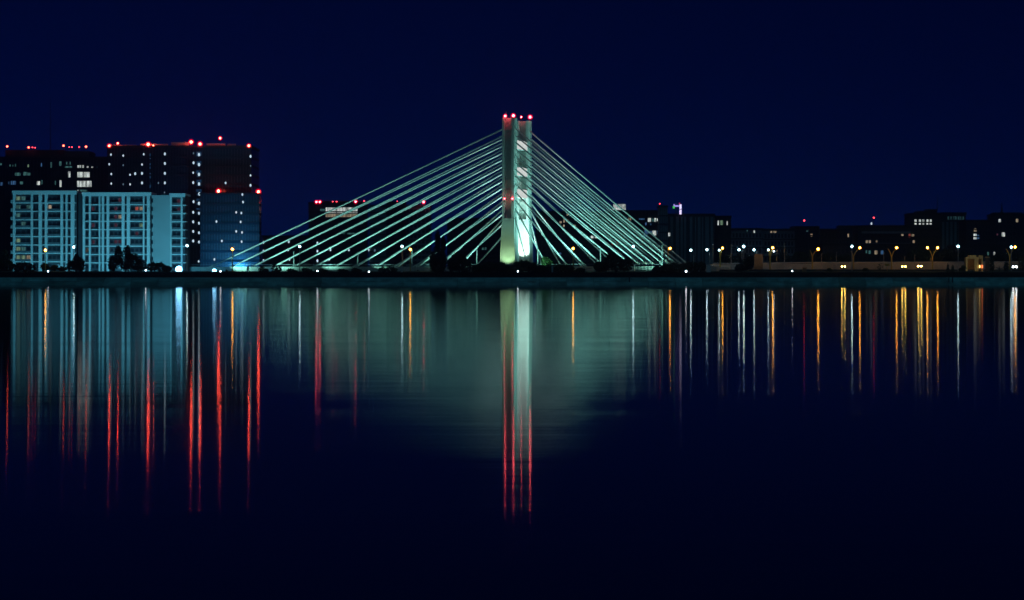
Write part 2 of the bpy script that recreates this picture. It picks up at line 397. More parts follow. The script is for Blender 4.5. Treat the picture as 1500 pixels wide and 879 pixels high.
# ------------------------------------------------------------------ floodlights that the bridge and the apartment block have
def spot(name, p, target, power, col, size=100, blend=0.6, r=0.35, parent=None):
    l = bpy.data.lights.new(name, 'SPOT'); l.energy = power; l.color = col; l.spot_size = R(size); l.spot_blend = blend; l.shadow_soft_size = r
    o = bpy.data.objects.new(name, l); C.objects.link(o)
    d = (Vector(target)-Vector(p)).normalized(); o.rotation_euler = d.to_track_quat('-Z', 'Y').to_euler()
    o.location = p
    if parent: o.parent = parent; o.location = Vector(p)-parent.location
    return o
def floodlight(p, target, power, col, label, size=110, group=None, ground=5.2, lens=None):
    p = Vector(p); t = thing('floodlight', label, 'floodlight', (p.x, p.y, ground), group)
    d = (Vector(target)-p).normalized(); side = d.cross(Vector((0,0,1))).normalized(); up = side.cross(d)
    MB().tube([(p.x, p.y, ground-.3), (p.x, p.y, p.z-.5)], .1, 6).build('post', M['darksteel'], t)
    def rg(k_, sc): return [p+d*k_+side*a*sc+up*b*sc for a, b in ((-.55,-.4),(.55,-.4),(.55,.4),(-.55,.4))]
    MB().loft([rg(-.75, .55), rg(-.35, 1.0), rg(-.15, 1.0)]).build('housing', M['darksteel'], t)
    spot('beam', p, target, power, col, size, parent=t)
    return t
TEAL = (0.33, 1.0, 0.88)
gf = 'floodlights washing the stay cables'
for s_, ts, tz, pw, lb in ((-14, -24, 36, 20000, 'innermost stays of the long side'), (-34, -26, 36, 24000, 'inner stays of the long side near the poplar'), (-55, -46, 30, 24000, 'middle stays of the long side'), (-76, -66, 26, 22000, 'outer stays of the long side'), (-97, -86, 22, 20000, 'second-outermost stays of the long side'), (-114, -104, 16, 14000, 'outermost stays of the long side'),
        (13, 22, 36, 18000, 'steepest stays of the short side'), (29, 24, 38, 24000, 'middle stays of the short side'), (45, 38, 30, 22000, 'outer stays of the short side'), (60, 52, 20, 14000, 'last back stays of the short side')):
    floodlight(LA+udir*s_+vdir*-10+Vector((0,0,5.7)), LA+udir*ts+vdir*3+Vector((0,0,tz+6)), pw*0.54, TEAL, 'floodlight in the grass aimed at the '+lb, 122, gf)
floodlight((LA+vdir*-9+udir*0.2+Vector((0,0,6.2))), LA+Vector((0,0,17)), 5200, (0.55, 1.0, 0.5), 'green-yellow floodlight at the foot of the darker pylon leg', 70)
floodlight((LB+vdir*-7.5+udir*0.6+Vector((0,0,7.2))), LB+Vector((0,0,34)), 36000, (0.72, 1.0, 0.92), 'white floodlight at the foot of the brighter pylon leg', 75)
floodlight((LB+vdir*-14+udir*3+Vector((0,0,ZD+1))), LB+Vector((0,0,46)), 42000, (0.5, 1.0, 0.92), 'floodlight on the deck between the legs aimed up the brighter leg', 60, ground=ZD)
floodlight((LA+vdir*6+udir*40+Vector((0,0,ZD+1))), LA+vdir*8+Vector((0,0,40)), 90000, (0.32, 1.0, 0.9), 'floodlight on the deck aimed back at the pylon cross beams', 80, ground=ZD)
BLUE = (0.13, 0.70, 1.0)

# ------------------------------------------------------------------ buildings
def cell_boxes(parent, name, m, x0, x1, z0, z1, y, depth=.15):
    return MB().box(x0, x1, y-depth, y, z0, z1).build(name, m, parent)

# apartment block ----------------------------------------------------
AY = 965.0
apt = thing('apartment_block', 'white nine-storey apartment block washed in blue floodlight with rows of loggias', 'building', (X(145, AY), AY, 5.2))
def ax(p): return X(p, AY)
def az(p): return Z(p, AY)
def wing(x0, x1, ytop, floors, pilasters, gaps, lit, balcony=None):
    body = MB().box(ax(x0), ax(x1), AY, AY+14, 5.0, az(ytop)).build('wall', M['recess'], apt)
    MB().box(ax(x0)-.3, ax(x1)+.3, AY-1.7, AY+14.2, az(ytop)+.02, az(ytop-1.2)+.5).build('roof_edge', M['plaster'], apt)
    MB().box(ax(x0)-.15, ax(x1)+.15, AY-1.55, AY-.02, az(ytop+2.5), az(ytop)).build('top_beam', M['plaster'], apt)
    for (p0, p1) in pilasters:
        MB().box(ax(p0), ax(p1), AY-1.5, AY-.03, 5.0, az(ytop+2.5)-.03).build('pilaster', M['plaster'], apt)
    for f in floors:
        MB().box(ax(x0)+.05, ax(x1)-.05, AY-1.38, AY-.04, az(f+.8), az(f-.8)).build('floor_beam', M['plaster'], apt)
    tops = [ytop+3.3]+[f+1 for f in floors]; bots = [f-1 for f in floors]+[396]
    for fi, (t_, b_) in enumerate(zip(tops, bots)):
        for gi, (g0, g1) in enumerate(gaps):
            n = 1 if g1-g0 < 8 else (2 if g1-g0 < 14 else 3)
            for q in range(n):
                q0 = g0+(g1-g0)*q/n+.5; q1 = g0+(g1-g0)*(q+1)/n-.5
                lm = lit.get((gi, fi, q))
                wz1, wz0 = az(t_+1.6), az(b_-2.2)
                wn = MB().box(ax(q0), ax(q1), AY-.10, AY-.01, wz0, wz1).build('window', M['frame'], apt)
                MB().box(ax(q0)+.12, ax(q1)-.12, AY-.16, AY-.103, wz0+.12, wz1-.12).build('pane', M[lm] if lm else M['glass'], wn)
            if g1-g0 > 13:
                br = MB().box(ax(g0)+.05, ax(g1)-.05, AY-1.25, AY-1.15, az(b_)-.15, az(b_-3.0)).build('balcony_rail', M['frame'], apt)
f1 = [297.4+12.3*i for i in range(8)]
wing(20, 112, 282.5, f1, [(20,23),(46,48.5),(57.5,62),(66.5,70),(89.5,93),(97,99.5),(104.5,109.5)],
     [(23.2,45.8),(48.7,57.3),(62.2,66.3),(70.2,89.3),(93.2,96.8),(99.7,104.3),(109.7,112)],
     {(0,0,0):'w_green',(0,5,0):'w_green',(0,6,0):'w_green',(0,7,0):'w_green',(0,6,1):'w_teal',(0,7,1):'w_green',(0,0,1):'w_teal',(0,1,0):'w_teal',(0,2,0):'w_teal',(0,3,1):'w_teal',(0,1,2):'w_teal',(3,1,0):'w_cream',(0,7,2):'w_cream'})
for f in f1:      # corner balconies, left end
    bl = MB().box(ax(17), ax(21), AY-1.8, AY+3, az(f)-.1, az(f)+.15).build('balcony', M['plaster'], apt)
    MB().box(ax(17), ax(20.5), AY-1.8, AY-1.7, az(f)+.16, az(f-4.2)).build('balustrade', M['plaster2'], bl)
f2 = [300+12.15*i for i in range(8)]
MB().box(ax(112)+.35, ax(122)-.35, AY+1.5, AY+13, 5.0, az(283)).build('link_wall', M['recess'], apt)
wing(122, 221, 285, f2, [(122,125),(131,133.5),(145.5,147.5),(150,153),(157,160.5),(179,183),(186.5,191),(210,212),(216,220)],
     [(125.2,130.8),(133.7,145.3),(147.7,149.8),(153.2,156.8),(160.7,178.8),(183.2,186.3),(191.2,209.8),(212.2,215.8)],
     {(6,1,1):'w_red',(6,1,2):'w_cream',(4,2,2):'w_cream',(4,0,2):'w_pink',(4,1,1):'w_pink',(4,2,1):'w_pink',(4,3,1):'w_pink',(4,5,1):'w_pink',(4,5,2):'w_pink',(1,1,0):'w_pink',(1,3,0):'w_pink',(1,5,0):'w_pink',(6,3,2):'w_green',(6,4,1):'w_pink'})
MB().box(ax(221)+.35, ax(249.4), AY-.4, AY+13.5, 5.0, az(286)).build('gable_wall', M['plaster2'], apt)
for i in range(8):
    wn = MB().box(ax(222.5), ax(224.5), AY-.52, AY-.41, az(f2[i]-3), az(f2[i]-9)).build('window', M['glass'], apt)
wing(250, 271, 286.5, [301+12*i for i in range(8)], [(250,252),(265.5,268)], [(252.2,265.3)], {(0,0,1):'w_pink',(0,1,1):'w_pink'})
for i in range(8):
    MB().box(ax(268.2), ax(273), AY-1.9, AY+4, az(301+12*i)-.1, az(301+12*i)+.2).build('balcony', M['plaster'], apt)

def facade_tower(name, label, x0, x1, ytop, Y, depth, floors, mats, fins=0, slab=.35, cat='building', ybot=401):
    t = thing(name, label, cat, (X((x0+x1)/2, Y), Y, 5.3))
    MB().box(X(x0, Y), X(x1, Y), Y, Y+depth, 5.0, Z(ytop, Y)).build('wall', M[mats[0]], t)
    MB().box(X(x0, Y)-.3, X(x1, Y)+.3, Y-.35, Y+depth+.3, Z(ytop, Y)+.01, Z(ytop, Y)+1.1).build('roof_parapet', M[mats[1]], t)
    if floors:
        h = (401-ytop)/floors
        for i in range(1, floors):
            z = Z(ytop+h*i, Y)
            MB().box(X(x0, Y)-.12, X(x1, Y)+.12, Y-slab, Y+depth+.1, z-.35, z+.35).build('floor_band', M[mats[1]], t)
    if fins:
        mb = MB(); n = int((X(x1, Y)-X(x0, Y))/fins)
        for i in range(n):
            x = X(x0, Y)+fins*(i+.5); mb.box(x-.09, x+.09, Y-.28, Y-.01, 5.2, Z(ytop, Y)-.3)
        f = mb.build('facade_fins', M['fin'], t); f['kind'] = 'stuff'
    return t
def lit(t, Y, items, off=.2):
    for x0, y0, x1, y1, m in items:
        MB().box(X(x0, Y), X(x1, Y), Y-off, Y-off+.1, Z(y1, Y), Z(y0, Y)).build('lit_window', M[m], t)
def panes(t, Y, x0, x1, y0, y1, nx, ny, off=.06, fill=.6):
    dx = (x1-x0)/nx; dy = (y1-y0)/ny
    m = MB().box(-X(750+dx*fill/2, Y), X(750+dx*fill/2, Y), 0, off, -dy*S(Y)*.27, dy*S(Y)*.27).mesh('window', M['glass'])
    for i in range(nx):
        for j in range(ny):
            link('window', m, t, P(x0+dx*(i+.5), y0+dy*(j+.5), Y-off-.005))

# dark left offices
LY = 1120.0
lo = facade_tower('office_building', 'wide dark glass office building with scattered lit rooms behind the apartment block', -20, 157, 233, LY, 30, 12, ('towerglass', 'towerslab'), 1.6)
MB().box(X(5, LY), X(92, LY), LY+4, LY+24, Z(233, LY)+1.12, Z(219, LY)).build('plant_room', M['towerslab'], lo)
MB().box(X(93, LY), X(129, LY), LY+2, LY+20, Z(233, LY)+1.12, Z(221, LY)).build('plant_room', M['dark1'], lo)
MB().tube([P(74, 222, LY+10), P(74, 140, LY+10)], [.25, .08], 6).build('antenna', M['darksteel'], lo)
lit(lo, LY, [(0,239,3,242,'w_teal'),(14,241,15.5,244,'w_teal'),(18,241,19.5,244,'w_teal'),(22,240,23.5,244,'w_teal'),(40.5,241,42.5,245,'w_green'),(59.5,239,61.5,244,'w_blue'),
  (74,237.5,76,247.5,'w_teal'),(87,236.5,90,243,'w_teal'),(97,237,98.5,241,'w_teal'),(102,237,103.5,241,'w_teal'),(95,243.5,106,247.5,'w_teal'),(113.5,242,118.5,248,'w_white'),(120,242,123,247,'w_white'),
  (127,243.5,129.5,247,'w_white'),(134,244,137,248,'w_white'),(141.5,244,142.5,247,'w_teal'),(22,253,30,257.5,'w_teal'),(34,252,40,257,'w_teal'),(40.5,253,45,257,'w_teal'),(100,251,103,260.5,'w_white'),
  (113.5,252,122,262,'w_white'),(123,252,132,262,'w_white'),(1,267,4,272,'w_blue'),(12,266,14,270,'w_blue'),(16,265,24,270.5,'w_blue'),(28.5,266,34,270,'w_teal'),(54,265.5,58.5,271,'w_white'),
  (60,264,62.5,270,'w_teal'),(80,265,82,271,'w_teal'),(87.5,264,90.5,274,'w_white'),(113,265,119.6,275,'w_white'),(120,265,126.6,275,'w_white'),(127,265,134,275,'w_white'),(113.5,278,115,282,'w_white'),(117.5,278,128,281,'w_teal')])
for px_, py, r_ in ((10.5, 214.5, .42), (42, 216, .4), (93, 213.5, .42), (126, 215, .42)): beacon(P(px_, py, LY+2), lo, r_, 'beaconmid', .7)
for px_, py in ((47.5, 216), (51.5, 216.5), (101.5, 215.5), (105.5, 215.5), (116, 215.5)): beacon(P(px_, py, LY+2), lo, .3, 'beaconsmall', None)

# dark tower
TY = 1050.0
tw = facade_tower('office_tower', 'dark unfinished office tower with red beacons on its roof and columns of work lights', 157, 368, 217, TY, 32, 14, ('towerglass', 'towerslab'), 1.25, .5)
MB().box(X(297, TY), X(383, TY), TY-9, TY-.6, 5.0, Z(286, TY)).build('front_wing', M['towerglass'], tw)
MB().box(X(297, TY)-.3, X(383, TY)+.3, TY-9.4, TY-.62, Z(286, TY)+.01, Z(283.5, TY)).build('roof_parapet', M['towerslab'], tw)
for i in range(1, 9):
    z = Z(286+i*13.7, TY-9); MB().box(X(297, TY)-.1, X(383, TY)+.1, TY-9.4, TY-.65, z-.5, z+.5).build('floor_band', M['towerslab'], tw)
mb = MB()
for i in range(21): x = X(298, TY)+i*1.18; mb.box(x-.09, x+.09, TY-9.3, TY-9.01, 5.2, Z(287, TY))
mb.build('facade_fins', M['fin'], tw, kind='stuff')
# roof screens near the beacons
for (a, b, y0, y1) in ((159, 200, 212, 216), (205, 246, 210.5, 214.5), (250, 276, 208, 212), (303, 330, 210, 213.5), (333, 345, 210.5, 213.5)):
    MB().box(X(a, TY), X(b, TY), TY+1, TY+1.4, Z(217, TY)+1.11, Z(y0, TY)).build('roof_screen', M['plaster2'], tw)
for (x, y, big) in ((162.5,226.5,1),(180.5,228,1),(160,240.5,1),(180.5,242,0),(163,255,1),(190.5,256,1),(198,254.5,2),(163,269,1),(190.5,270,1),(180.5,270,0),(208,241,1),(208,254,2),(208,268,2),(210.5,226,1),
   (241.5,225.5,2),(241.5,239.5,2),(241.5,254,2),(241.5,268,2),(232,268,0),(198.5,283,1),(218,284.5,1),(241,282,0),(283.5,224.5,0),(291.5,226.5,3),(283.5,238.5,2),(291.5,241,3),(283,253,1),(291.5,255.5,3),(283,267.5,2),(291.5,269.5,3),
   (292,284,3),(283.5,295.5,2),(291.5,298,3),(367,229,2),(367,243,0),(367,257,1),(367,271.5,2),(283,311,2),(291.5,312.5,2),(283,325,2),(291.5,327,2),(283,339,2),(291.5,341,2),(283,353,2),(291.5,354.5,2),(291,383,1)):
    r_ = (.28, .33, .42, .5)[big]
    MB().ball(P(x, y, TY-.7), r_, .3, r_*1.5, 8, 5).build('work_light', M['bulb' if big else 'bulbdim'], tw)
for (x, y) in ((330.5,268),(355,285),(356,296),(346,311),(353.5,312),(317,324.5),(352.5,325),(346,339),(354.5,340.5),(325,353),(354,354),(314,380)):
    MB().ball(P(x, y, TY-9.7), .36, .3, .55, 8, 5).build('work_light', M['bulb'], tw)
for (a, b, y0, y1) in [(287,295,222+13.8*i,231+13.8*i) for i in range(7)]+[(218.5,221,225+14.2*i,233+14.2*i) for i in range(4)]:
    MB().box(X(a, TY), X(b, TY), TY-.12, TY-.03, Z(y1, TY), Z(y0, TY)).build('lit_window', M['w_blue_dim'] if 'w_blue_dim' in M else M['w_blue'], tw)
for px_, py, r_, d_ in ((160,213.5,.45,1.1),(172.5,210,.36,.8),(217,211.5,.62,1.6),(224.5,213,.22,None),(280,208,.6,1.6),(293,211,.58,1.5),(322.5,202.5,.42,1.0),(364.5,213.5,.48,1.1)): beacon(P(px_, py, TY-.5), tw, r_, 'beacon', d_)
for px_, py in ((320, 280), (378.5, 281)): beacon(P(px_, py, TY-8), tw, .6, 'beacon', 1.5)

# middle distance behind the cables
MY = 1320.0
md = facade_tower('office_building', 'dark office building with two bright white lit storeys seen through the stay cables', 452, 535, 299, MY, 26, 9, ('dark1', 'towerslab'), 1.6)
MB().box(X(463, MY), X(530, MY), MY+2, MY+20, Z(299, MY)+1.12, Z(294, MY)).build('plant_room', M['towerslab'], md)
lit(md, MY, [(477+15.9*i, 304, 477+15.9*i+14.8, 312, 'w_white') for i in range(3)]+[(477+15.9*i, 313.5, 477+15.9*i+14.8, 318, 'w_cream') for i in range(3)]+[(469,306,476,311,'w_teal'),(503,339.5,504.5,344,'w_teal'),(509,341,520,343.5,'w_teal'),(515,332,517,335,'w_teal'),(519,332,521,335,'w_teal')])
for x, y in ((465,356),(465,368),(465,382),(452.5,380),(484,366),(482,380),(511,366)): MB().ball(P(x, y, MY-.7), .5, .3, .8, 8, 5).build('work_light', M['bulb'], md)
for px_, py, r_ in ((463.5, 296.2, .55), (468.5, 296, .55), (521, 295.8, .55)): beacon(P(px_, py, MY), md, r_, 'beaconpink', 1.6)
for px_, py in ((487.5, 295.5), (493, 295.5), (533.5, 294.5)): beacon(P(px_, py, MY), md, .4, 'beaconsmall', None)
md2 = facade_tower('residential_tower', 'tall dark residential tower with a single red beacon behind the stay cables', 566, 592, 298, 1360, 22, 14, ('dark1', 'towerslab'))
panes(md2, 1360, 567, 591, 300, 395, 5, 14)
md3 = facade_tower('residential_block', 'broad dark residential block with recessed bays behind the poplar tree', 541, 630, 303, 1400, 24, 12, ('pale', 'dark1'))
panes(md3, 1400, 594, 629, 305, 396, 6, 12)
beacon(P(582, 295, 1360), md2, .35, 'beaconsmall', None); beacon(P(620.5, 296, 1398), md3, .55, 'beaconpink', 1.5)
for x, y in ((540,366),(538,380),(567,366),(549,367)): MB().ball(P(x, y, 1399), .5, .3, .8, 8, 5).build('work_light', M['bulb' if x < 545 else 'bulbdim'], md3)
lowl = facade_tower('low_block', 'low dark block with three lights stacked on its corner behind the outer stays', 384, 452, 348, 1250, 30, 4, ('dark2', 'towerslab'))
for x, y in ((386,355),(386,368),(386,382),(423,354),(422,366),(424,380)): MB().ball(P(x, y, 1249.2), .45, .3, .8, 8, 5).build('work_light', M['bulb'], lowl)
bp = facade_tower('residential_block', 'dark slab block with two pale lit windows beside the darker pylon leg', 655, 735, 322, 1300, 20, 10, ('dark1', 'towerslab'))
panes(bp, 1300, 657, 733, 325, 396, 11, 10); lit(bp, 1300, [(706,361,708.5,366,'w_teal'),(710,361,712.5,366,'w_teal')])
br = facade_tower('residential_block', 'dark slab block with clustered warm lit windows behind the steep stays', 785, 892, 312, 1300, 22, 11, ('dark1', 'towerslab'))
panes(br, 1300, 787, 890, 315, 397, 15, 11)
lit(br, 1300, [(819.5,324,822.5,329,'w_cream'),(825,321,827.5,326,'w_cream'),(829.5,320.5,832.5,326,'w_cream'),(825,328.5,827,332.5,'w_cream'),(840,328,843.5,334,'w_cream'),(857.5,329,860,332,'w_blue'),(865.5,343.5,869.5,349,'w_white'),(871.5,343,875,349,'w_white'),
   (830,310.5+3,832,316,'w_cream'),(826,342,827.5,345,'w_teal'),(798,319,800,322,'w_red'),(801,326,803,329,'w_red'),(819,370,822,373,'w_blue')])

# right skyline
RY = 1300.0
r1 = facade_tower('office_building', 'dark office building under a white lit roof sign beyond the back stays', 893, 966, 311, RY, 28, 9, ('towerglass', 'towerslab'), 1.8)
sg = MB().box(X(897, RY), X(917, RY), RY-.6, RY+.2, Z(308, RY), Z(298.5, RY)).build('roof_sign', M['pale'], r1)
for i in range(9):
    MB().box(X(898.6+i*2.0, RY), X(898.6+i*2.0+1.35, RY), RY-.85, RY-.62, Z(303.2, RY), Z(299.3, RY)).build('sign_letter', M['w_white'], sg)
MB().box(X(897.5, RY), X(916.5, RY), RY-.8, RY-.63, Z(307.5, RY), Z(304, RY)).build('sign_band', M['w_white'], sg)
lit(r1, RY, [(913.5,319,916.5,323.5,'w_teal'),(920,319,922,323,'w_cream'),(923,319,924.5,323,'w_cream'),(949,319.5,953.5,325,'w_white'),(955,320,958,324.5,'w_teal'),(958.5,319.5,961,325,'w_white'),(962,320,965,324,'w_white'),
   (936,320,944,322,'w_blue'),(944,337,948.5,344,'w_blue'),(949,338.5,955,342,'w_blue'),(955.5,338,961,345,'w_white'),(962,338,965,343,'w_blue'),(943,342,948,347,'w_blue'),(945,326,947,330,'w_blue'),(952,327,954,330,'w_blue'),(896,355,898,358.5,'w_red'),(903,354.5,905.5,358.5,'w_red')], .5)
r2 = facade_tower('slim_tower', 'slim ribbed tower with a small red light beside the office with the roof sign', 966, 978, 304, 1280, 16, 8, ('pale', 'dark1'), 1.0)
beacon(P(966.5, 298.5, 1280), r2, .3, 'beaconsmall', None)
r3 = facade_tower('ribbed_block', 'block with pale vertical ribs and a small coloured neon sign on its roof', 978.5, 1047, 316, 1290, 24, 0, ('dark1', 'dark2'))
for a, b in ((982,986),(990,994.5),(997,1000),(1002,1005),(1010.5,1014),(1018,1019.5),(1022,1026),(1028,1030),(1033,1038.5),(1041,1044)):
    MB().box(X(a, 1290), X(b, 1290), 1289.4, 1289.99, 6, Z(317.5, 1290)).build('rib', M['pale'], r3)
lit(r3, 1290, [(978.8,341,981.5,346,'w_white')], .7)
ns = MB().box(X(984, 1288), X(999, 1288), 1288.3, 1288.5, Z(313.5, 1288), Z(312.9, 1288)).build('neon_sign', M['darksteel'], r3)
for a, y0, b, y1, m in ((985.5,302,988.5,305.5,'neon_g'),(986.7,299,988.2,302,'neon_v'),(988.3,300.6,994.5,303,'neon_v'),(995.3,299.5,998.3,306,'neon_w'),(995.3,307,998.3,314,'neon_w'),(994.5,297,996,299.3,'neon_r')):
    MB().box(X(a, 1288), X(b, 1288), 1287.8, 1288.2, Z(y1, 1288), Z(y0, 1288)).build('neon_tube', M[m], ns)
MB().box(X(990, 1288.6), X(991, 1288.6), 1288.6, 1289, Z(317, 1288.6), Z(300.5, 1288.6)).build('sign_post', M['darksteel'], r3)
def skyline(name, label, x0, x1, yt, Y, items, floors=6, pan=None, m=('dark2', 'towerslab'), roof=None):
    t = facade_tower(name, label, x0, x1, yt, Y, 22, floors, m)
    if pan: panes(t, Y, x0+1, x1-1, yt+2, 396, *pan)
    lit(t, Y, items)
    for q in roof or ():
        MB().box(X(q[0], Y), X(q[1], Y), Y+4, Y+14, Z(yt, Y)+1.12, Z(q[2], Y)).build('roof_house', M['dark2'], t)
    return t
skyline('apartment_building', 'dark building with three slim white windows under its roof beside the ribbed block', 1047.5, 1071, 319, 1310, [(1051,323,1053,330,'w_white'),(1055,323,1059,329.5,'w_green'),(1064.5,324,1066,330,'w_white')], 7)
skyline('low_block', 'low dark block with one white window and pale end panels behind the white street lamps', 1071, 1117, 337, 1330, [(1104,337.5,1106,341,'w_white'),(1094,337,1095,339,'w_teal')], 5, (9, 5), ('pale', 'dark2'))
skyline('low_block', 'low dark block with a pair of dim windows behind the brown hoarding tower', 1118, 1164, 338, 1350, [(1128.5,338.5,1131,341,'w_cream'),(1133,338.5,1137,341,'w_cream')], 5, (9, 5), ('pale', 'dark2'))
s1 = skyline('apartment_building', 'dark building with a red light on its roof mast and one dim window', 1164, 1200, 334, 1380, [(1187,342.5,1190,346.5,'w_cream'),(1181,338,1184,339,'w_teal')], 6, (7, 6), roof=((1172, 1190, 331),))
MB().tube([P(1178, 334, 1385), P(1178, 324, 1385)], .15, 6).build('mast', M['darksteel'], s1); beacon(P(1178, 323, 1385), s1, .5, 'beaconsmall', None)
s2 = skyline('apartment_building', 'dark stepped building with one slim white window left of the terrace block', 1201, 1256, 338, 1400, [(1241.5,342.5,1243.5,347.5,'w_cream')], 6, (10, 6), roof=((1230, 1255, 330),))
s3 = skyline('terrace_block', 'dark terraced block with pale bands and a roof mast with red and white lights', 1256.5, 1334, 333, 1300, [(1268,352,1272,356.5,'w_cream'),(1273,352,1275.5,356,'w_cream'),(1283,352,1285,355,'w_cream'),(1320,343,1323.5,347,'w_cream'),(1331,342.5,1333.5,348,'w_red')], 5, (13, 5))
for y in (340.5, 357.5): MB().box(X(1262, 1300), X(1333.5, 1300), 1298.6, 1299.6, Z(y+1.5, 1300), Z(y-1.5, 1300)).build('terrace_band', M['pale'], s3)
MB().tube([P(1280, 333, 1305), P(1280, 320, 1305)], .15, 6).build('mast', M['darksteel'], s3); beacon(P(1280, 319, 1305), s3, .45, 'beaconsmall', None)
MB().ball(P(1276.5, 327.5, 1304), .45, .4, .7).build('roof_light', M['bulb'], s3)
s4 = skyline('office_building', 'dark high office with a row of five bright white windows and a lattice mast', 1334.5, 1376, 315, 1320, [(1339.5+x,321.5,1342.5+x,329,'w_white') for x in (0,6.3,11.2,17.5,22.3)]+[(1337,352,1340,356,'w_cream'),(1331.5+4,343,1339,347,'w_cream')], 8, None, roof=((1345, 1375, 309), (1360, 1374, 306)))
MB().tube([P(1373, 309, 1330), P(1373, 283, 1330)], [.3, .08], 6).build('mast', M['darksteel'], s4)
s5 = skyline('ribbed_block', 'dark block with a row of dim blue top windows and pale ribs below', 1376.5, 1415, 314, 1340, [(1388+x,317,1390+x,322,'w_teal_dim' if 'w_teal_dim' in M else 'w_teal') for x in (0,4,8,11,15,18,22)], 0)
for a in range(1380, 1414, 6): MB().box(X(a, 1340), X(a+3, 1340), 1339.5, 1339.99, 6, Z(325, 1340)).build('rib', M['pale'], s5)
s6 = skyline('apartment_building', 'dark building with one large blue-white window and a smaller warm one above it', 1415.5, 1457, 325, 1300, [(1426.5,334.5,1430.5,339.5,'w_cream'),(1426,342.5,1430.5,350.5,'w_white'),(1431,344,1434.5,350,'w_blue')], 7, (9, 7))
s7 = skyline('apartment_building', 'tall dark building with scattered warm and white windows and a roof spire', 1457.5, 1530, 316, 1360, [(1462.5,321,1466,325.5,'w_white'),(1467.5,340.5,1472,346.5,'w_white'),(1488,320.5,1491.5,325.5,'w_cream'),(1460,342,1462,345,'w_pink')], 8, (14, 8), roof=((1448+10, 1500, 311),))
MB().tube([P(1467.5, 312, 1370), P(1467.5, 296, 1370)], [.8, .1], 6).build('spire', M['dark2'], s7)
s8 = skyline('low_block', 'low dark street block with small teal, pink and blue lit ground windows', 1205, 1335, 360, 1200, [(1268,366.5,1270,371,'w_teal'),(1272.5,367,1275.5,372,'w_teal'),(1281,367,1285.5,373.5,'w_cream'),(1290,367,1294,373.5,'w_blue')], 3, (20, 3))
s9 = skyline('low_block', 'low dark street block with two small lit windows behind the yellow kiosk', 1400, 1500, 362, 1200, [(1455,369,1457.5,374,'w_white'),(1446,369,1448.5,374,'w_teal')], 3, (16, 3))

# ------------------------------------------------------------------ street lamps
def sph(name, p, r, m, parent):
    # bright lamp inside a wider glowing shell that imitates its halo
    b = bulbobj(name, p, round(r*.78, 3), m, parent)
    bulbobj('halo_shell', p, round(r*1.5, 3), M['halo_o' if m.name.startswith('sodium') else 'halo_w'], b)
    return b
def lamp_single(px, py, Y, label, m='whitelamp', pole='steel', r=.5, group=None, ground=5.3, arm=0):
    p = P(px, py, Y); t = thing('street_lamp', label, 'street lamp', (p.x-arm, p.y, ground), group)
    MB().tube([(p.x-arm, Y, ground-.2), (p.x-arm, Y, p.z-.2)], [.2, .11], 8).build('pole', M[pole], t)
    if arm: MB().tube([(p.x-arm, Y, p.z-.25), (p.x, Y, p.z+.15)], .09, 6).build('arm', M[pole], t)
    hd = MB().ball((p.x, Y+.1, p.z+r*1.7), r*.8, r*.8, r*.3).build('lamp_hood', M['darksteel'], t)
    sph('lamp_globe', p, r, M[m], t)
    return t
def lamp_y(px, arms, Y, label, yfork=374, group=None):
    x = X(px, Y); t = thing('street_lamp', label, 'street lamp', (x, Y, 5.3), group)
    zf = Z(yfork, Y)
    MB().tube([(x, Y, 5.7), (x, Y, zf)], [.34, .24], 8).build('pole', M['orangepole'], t)
    for (ax_, ay, m, r) in arms:
        p = P(ax_, ay, Y)
        d = -1 if ax_ < px else 1
        MB().tube([(x+.12*d, Y, zf-.3), (x+(p.x-x)*.35, Y, zf+(p.z-zf)*.42), (p.x, Y, p.z+.1)], [.22, .17, .12], 7).build('arm', M['orangepole'], t)
        if m: sph('lamp_globe', p, r, M[m], t)
        else: MB().ball(tuple(p), .35, .35, .2).build('lamp_head', M['darksteel'], t)
gl = 'tall white street lamps along the bank'
lamp_single(108, 362, 926, 'white street lamp in front of the gap between the apartment wings', r=.5, group=gl)
lamp_single(274, 360, 930, 'white street lamp at the right-hand corner of the apartment block', r=.5, group=gl)
lamp_single(439, 361, 926, 'white street lamp in front of the outer stays', r=.48, group=gl)
lamp_single(589, 361, 926, 'white street lamp standing next to the sodium lamp near the poplar', r=.5, group=gl)
lamp_single(927.5, 361, 926, 'white street lamp in front of the fence under the back stays', r=.5, group=gl)
gs = 'sodium street lamps along the bank'
lamp_single(66.5, 366.5, 922, 'orange sodium street lamp in front of the apartment block', 'sodium', 'orangepole', .5, gs)
lamp_single(340.5, 365, 924, 'orange sodium street lamp by the outer end of the bridge', 'sodium', 'orangepole', .5, gs)
lamp_single(601, 365.5, 922, 'orange sodium street lamp near the poplar', 'sodium', 'orangepole', .48, gs)
lamp_single(839.5, 364, 922, 'orange sodium street lamp among the steep stays', 'sodium', 'orangepole', .48, gs)
lamp_single(981.5, 364, 922, 'orange sodium street lamp at the foot of the back stays', 'sodium', 'orangepole', .48, gs, arm=.8)
g2 = 'white lamps on the far road'
lw = 'white lamp on the far road between the ribbed block and the brown hoarding'
for px_, py in ((1012, 366.5), (1035.5, 366), (1082.5, 366), (1104.5, 366)): lamp_single(px_, py, 985, lw, r=.48, group=g2, arm=-1.2)
lamp_single(1089.5, 361, 947, 'taller white street lamp just left of the brown hoarding', r=.52, group=gl)
lamp_single(1248, 361, 928, 'white street lamp rising beside a forked yellow lamp post', r=.5, group=gl)
lamp_single(1403.5, 361, 926, 'white street lamp left of the yellow kiosk', r=.5, group=gl)
lamp_single(1481.5, 362, 929, 'white street lamp behind the forked post by the white-lit car', r=.5, group=gl)
